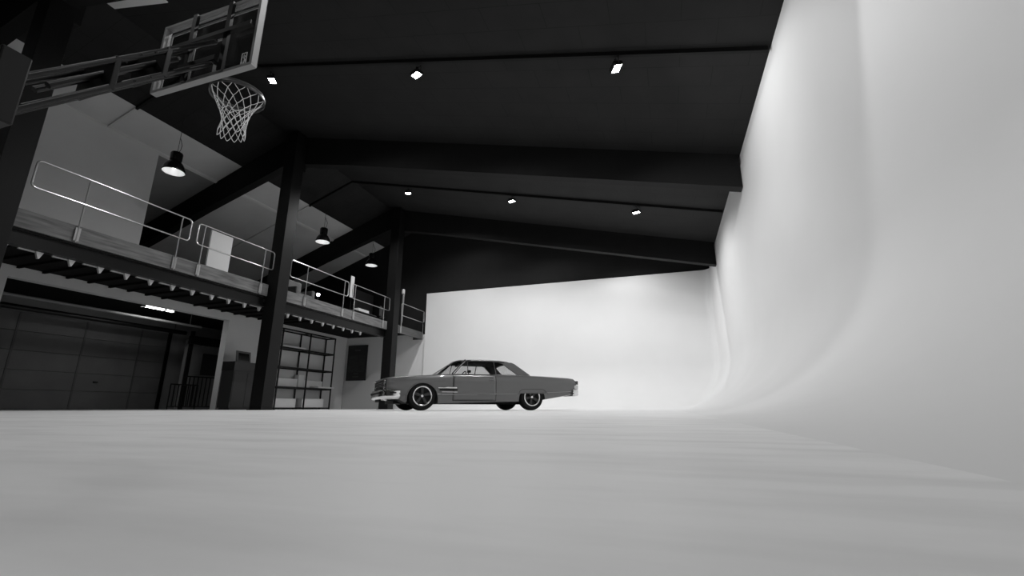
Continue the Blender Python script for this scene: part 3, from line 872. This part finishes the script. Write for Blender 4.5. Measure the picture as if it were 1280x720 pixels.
# front end: grille with stacked headlamps in a dark surround, chrome fins
gm = MB().box(-.852, -.82, -.80, .80, .47, .735)
gm.build('grille_panel', M['black'], car, bevel=.01)
for k in range(6):
    MB().box(-.866, -.85, -.80, .80, .49 + k * .042, .498 + k * .042).build('grille_bar', M['chromedark'], car)
for s_ in (-1, 1):
    for z_ in (.535, .665):
        mx = Matrix.Translation((-.866, s_ * .71, z_)) @ Matrix.Rotation(-PI / 2, 4, 'Y')
        h_ = MB().lathe([(0, .012), (.04, .01), (.058, .0), (.062, -.02)], 20, mx).build('headlamp', M['lampglass'], car, smooth=True)
        MB().lathe([(.060, .006), (.070, .004), (.072, -.02)], 20, mx).build('bezel', M['chromedark'], h_, smooth=True)
# bonnet leading edge
MB().tube([(-.835, y_, .742 + .008 * (1 - abs(y_))) for y_ in (-.85, -.5, 0, .5, .85)], .018, 8).build('nose_moulding', M['paint'], car, smooth=True)
# bumpers: swept profile wrapping round the corners
def bumper(front, name):
    path = []
    if front:
        pl = [(-.53, -.955), (-.66, -.955), (-.78, -.93), (-.865, -.86), (-.905, -.68), (-.92, -.35), (-.922, 0)]
        prof_ = [(.0, .47), (.02, .475), (.035, .45), (.03, .40), (.045, .36), (.04, .30), (.02, .265), (-.02, .26)]
    else:
        pl = [(4.30, -.915), (4.42, -.91), (4.50, -.865), (4.53, -.7), (4.54, -.35), (4.54, 0)]
        prof_ = [(.0, .56), (.018, .555), (.022, .50), (.012, .47), (.02, .44), (.01, .40), (-.02, .39)]
    pl = pl + [(x, -y_) for x, y_ in pl[::-1][1:]]
    rows = []
    for i, (x, y_) in enumerate(pl):
        a = Vector(pl[max(0, i - 1)]); b = Vector(pl[min(len(pl) - 1, i + 1)])
        t_ = (b - a).normalized()
        nrm = Vector((-t_.y, t_.x)) if front else Vector((t_.y, -t_.x))
        if (front and nrm.x > 0.2) or (not front and nrm.x < -0.2): nrm = -nrm
        if abs(nrm.x) <= .2 and nrm.y * y_ < 0: nrm = -nrm
        zs = 0.0 if not (front and i in (0, len(pl) - 1)) else 0.0
        rows.append([(x + nrm.x * o_, y_ + nrm.y * o_, z_) for (o_, z_) in prof_])
    return MB().grid(rows).build(name, M['chrome'], car, smooth=True, solid=.006)
fb = bumper(True, 'front_bumper')
MB().box(-.968, -.952, -.66, .66, .375, .425).build('bumper_insert', M['black'], fb)
MB().box(-.78, -.62, -.998, -.990, .395, .425).build('bumper_insert', M['black'], fb)
for s_ in (-1, 1): MB().box(-.90, -.56, s_ * .55 - .03, s_ * .55 + .03, .33, .40).build('bumper_bracket', M['black'], fb)
MB().box(-.90, -.85, -.3, .3, .20, .30).build('licence_bracket', M['black'], fb)
rb = bumper(False, 'rear_bumper')
MB().box(4.36, 4.52, -.6, .6, .44, .48).build('bumper_bracket', M['black'], rb)
tl = MB().box(4.44, 4.475, -.86, .86, .70, .80).build('tail_panel', M['tail'], car, bevel=.006)
for s_ in (-1, 1):
    MB().box(4.43, 4.50, s_ * .90 - .012, s_ * .90 + .012, .705, .80).build('tail_lamp', M['tail'], car, bevel=.005)
    MB().box(4.38, 4.51, min(s_ * .905, s_ * .78), max(s_ * .905, s_ * .78), .57, .68).build('tail_lamp', M['paleplastic'], car, bevel=.015)
    MB().box(4.42, 4.50, min(s_ * .905, s_ * .78), max(s_ * .905, s_ * .78), .685, .697).build('tail_trim', M['chrome'], car)

# greenhouse
YB0, YT0 = .845, .645   # half widths at belt and at roof
def gy(z): return YB0 + (YT0 - YB0) * max(0, min(1, (z - .90) / .38))
ROOF = [(1.13, 1.285), (1.20, 1.308), (1.40, 1.330), (1.8, 1.342), (2.2, 1.338), (2.40, 1.322), (2.52, 1.290), (2.60, 1.250)]
rows = []
for (x, z) in ROOF:
    row = []
    for k in range(15):
        u = -1 + 2 * k / 14
        yy = u * (YT0 + .02)
        zz = z - .055 * abs(u) ** 2.6
        if k in (0, 14): zz -= .012
        row.append((x - .05 * (1 - u * u) * (1 if x < 1.3 else 0) , yy, zz))
    rows.append(row)
roof = MB().grid(rows).build('roof', M['vinyl'], car, smooth=True, solid=.022)
MB().box(1.2, 2.5, -.6, .6, 1.235, 1.262).build('headlining', M['interior'], roof)
def sheet(poly, s_, off=0.0):
    return [(x, s_ * (gy(z) + off), z) for x, z in poly]
def plate(poly, s_, off, th):
    a = sheet(poly, s_, off); b = sheet(poly, s_, off - th)
    n_ = len(poly)
    return MB().add(a + b, [tuple(range(n_)), tuple(range(n_, 2 * n_))[::-1]] + [(i, (i + 1) % n_, n_ + (i + 1) % n_, n_ + i) for i in range(n_)])
for s_ in (-1, 1):
    # sail panel / rear pillar
    plate([(2.10, 1.262), (2.52, 1.262), (2.60, 1.228), (2.995, .930), (2.62, .925), (2.24, 1.22)], s_, .01, .05).build('rear_pillar', M['vinyl'], car, smooth=True)
    # side rail above the windows
    plate([(1.19, 1.245), (1.24, 1.280), (2.30, 1.275), (2.30, 1.245)], s_, .012, .03).build('roof_rail', M['interior'], car)
    # windscreen pillar, chrome
    MB().tube([(.80, s_ * (gy(.90) - .01), .895), (1.0, s_ * (gy(1.09) - .01), 1.09), (1.19, s_ * (gy(1.28) - .01), 1.275)], [.036, .033, .030], 8).build('windscreen_pillar', M['chrome'], car, smooth=True)
    MB().tube([(1.215, s_ * gy(.9), .90), (1.235, s_ * gy(1.26), 1.262)], .010, 8).build('vent_post', M['steelblack'], car, smooth=True)
    MB().tube([(1.995, s_ * gy(.9), .90), (1.985, s_ * gy(1.26), 1.255)], .012, 8).build('window_post', M['chromedark'], car, smooth=True)
    MB().add(sheet([(1.22, .90), (1.99, .90), (1.985, 1.255), (1.24, 1.262)], s_), [(0, 1, 2, 3)]).build('side_window', M['glass'], car)
    MB().add(sheet([(2.0, .90), (2.62, .925), (2.23, 1.225), (1.99, 1.255)], s_), [(0, 1, 2, 3)]).build('side_window', M['glass'], car)
    MB().add(sheet([(.88, .90), (1.21, .90), (1.225, 1.255)], s_), [(0, 1, 2)]).build('side_window', M['glass'], car)
    # door mirror
    MB().cbox((1.20, s_ * .93, .965), (.07, .10, .065)).tube([(1.20, s_ * .87, .90), (1.20, s_ * .92, .95)], .01, 6).build('door_mirror', M['steelblack'], car, bevel=.012)
def curved(b, t_, name, m, n_=12):
    rows = []
    for j in range(5):
        q = j / 4
        row = []
        for k in range(n_ + 1):
            u = -1 + 2 * k / n_
            (xs0, xc0, z0, y0_), (xs1, xc1, z1, y1_) = b, t_
            f_ = lambda xs_, xc_: xc_ + (xs_ - xc_) * abs(u) ** 2.2
            row.append((f_(xs0, xc0) * (1 - q) + f_(xs1, xc1) * q, u * (y0_ * (1 - q) + y1_ * q), z0 * (1 - q) + z1 * q))
        rows.append(row)
    return MB().grid(rows).build(name, m, car, smooth=True)
ws = curved((.80, .44, .885, .83), (1.17, 1.05, 1.285, .625), 'windscreen', M['glass'])
MB().tube([(.80 if abs(u) == 1 else .44 + .36 * abs(u) ** 2.2, u * .84, .885) for u in [-1 + k / 8 for k in range(17)]], .010, 6).build('glass_seal', M['black'], ws, smooth=True)
rw = curved((2.97, 3.06, .925, .78), (2.60, 2.63, 1.245, .60), 'rear_window', M['glass'])
for (xa, nm) in ((.50, 'wiper'), (.52, 'wiper')):
    yy = -.45 if xa == .50 else .15
    MB().tube([(.46, yy, .90), (.62, yy + .40, .935)], .006, 6).build(nm, M['steelblack'], car)
# interior
MB().box(.80, 1.02, -.78, .78, .62, .875).build('dashboard', M['interior'], car, bevel=.02)
st = MB().tube([(1.22 + .06 * math.sin(a), -.38 + .19 * math.cos(a), .84 + .17 * math.sin(a)) for a in [2 * PI * i / 24 for i in range(24)]], .012, 6, closed=True).tube([(1.22, -.57, .84), (1.22, -.19, .84)], .009, 6).tube([(1.22, -.38, .84), (.98, -.38, .76)], .02, 8)
st.build('steering_wheel', M['black'], car, smooth=True)
for y_ in (-.38, .38):
    se = MB().box(1.35, 1.80, y_ - .32, y_ + .32, .40, .58).build('front_seat', M['interior'], car, bevel=.04)
    MB().box(1.76, 1.90, y_ - .31, y_ + .31, .50, .925).build('seat_back', M['interior'], se, bevel=.04)
se = MB().box(2.2, 2.5, -.66, .66, .40, .58).build('rear_seat', M['interior'], car, bevel=.04)
MB().box(2.48, 2.60, -.66, .66, .50, .93).build('seat_back', M['interior'], se, bevel=.04)
MB().tube([(1.12, 0, 1.25), (1.16, 0, 1.20)], .008, 6).cbox((1.16, 0, 1.18), (.02, .2, .05)).build('rear_view_mirror', M['black'], car)
MB().box(.95, 2.62, -.79, .79, .305, .33).build('cabin_floor', M['interior'], car)

# wheels
def wheel(x, s_, first=None):
    if first:
        wo = copy_tree(first, car)
    else:
        wo = None
        TR, RRm = .345, .232
        p = [(.205, -.095), (.26, -.115), (.315, -.112), (.338, -.09), (.345, -.05), (.345, .05), (.338, .09), (.315, .112), (.26, .115), (.228, .105), (.225, .08), (.205, -.095)]
        rot = Matrix.Rotation(PI / 2, 4, 'X')
        wo = MB().lathe(p, 48, rot).build('wheel', M['rubber'], car, smooth=True)
        # +z of the lathe maps to -y (towards the camera side)
        MB().lathe([(.236, .108), (.238, .116), (.226, .120), (.208, .112), (.200, .09), (.198, -.06)], 48, rot).build('rim_lip', M['rim'], wo, smooth=True)
        MB().lathe([(.199, .035), (.05, .02), (0, .02)], 36, rot).build('wheel_back', M['black'], wo, smooth=True)
        for k in range(5):
            a = 2 * PI * k / 5 + .3
            sp = MB()
            c, s__ = math.cos(a), math.sin(a)
            def P(r_, w__, h): return rot @ Vector((r_ * c - w__ * s__, r_ * s__ + w__ * c, h))
            v_ = [P(.035, -.028, .085), P(.035, .028, .085), P(.204, .036, .075), P(.204, -.036, .075), P(.035, -.028, .04), P(.035, .028, .04), P(.204, .036, .03), P(.204, -.036, .03)]
            sp.add(v_, [(0, 1, 2, 3), (4, 7, 6, 5), (0, 4, 5, 1), (1, 5, 6, 2), (2, 6, 7, 3), (3, 7, 4, 0)])
            sp.build('spoke', M['spoke'], wo, bevel=.006)
        MB().lathe([(0, .112), (.028, .11), (.036, .10), (.042, .08), (.042, .04)], 24, rot).build('hub_cap', M['chrome'], wo, smooth=True)
    wo.location = (x, s_ * (HW - .145), .345)
    wo.rotation_euler = (0, .25 * x, 0) if s_ < 0 else (0, .4 + x, PI)
    return wo
w1 = wheel(.02, -1)
wheel(3.02, -1, w1); wheel(.02, 1, w1); wheel(3.02, 1, w1)
for x in (.02, 3.02):
    MB().tube([(x, -.75, .345), (x, .75, .345)], .04, 10).build('axle', M['black'], car)
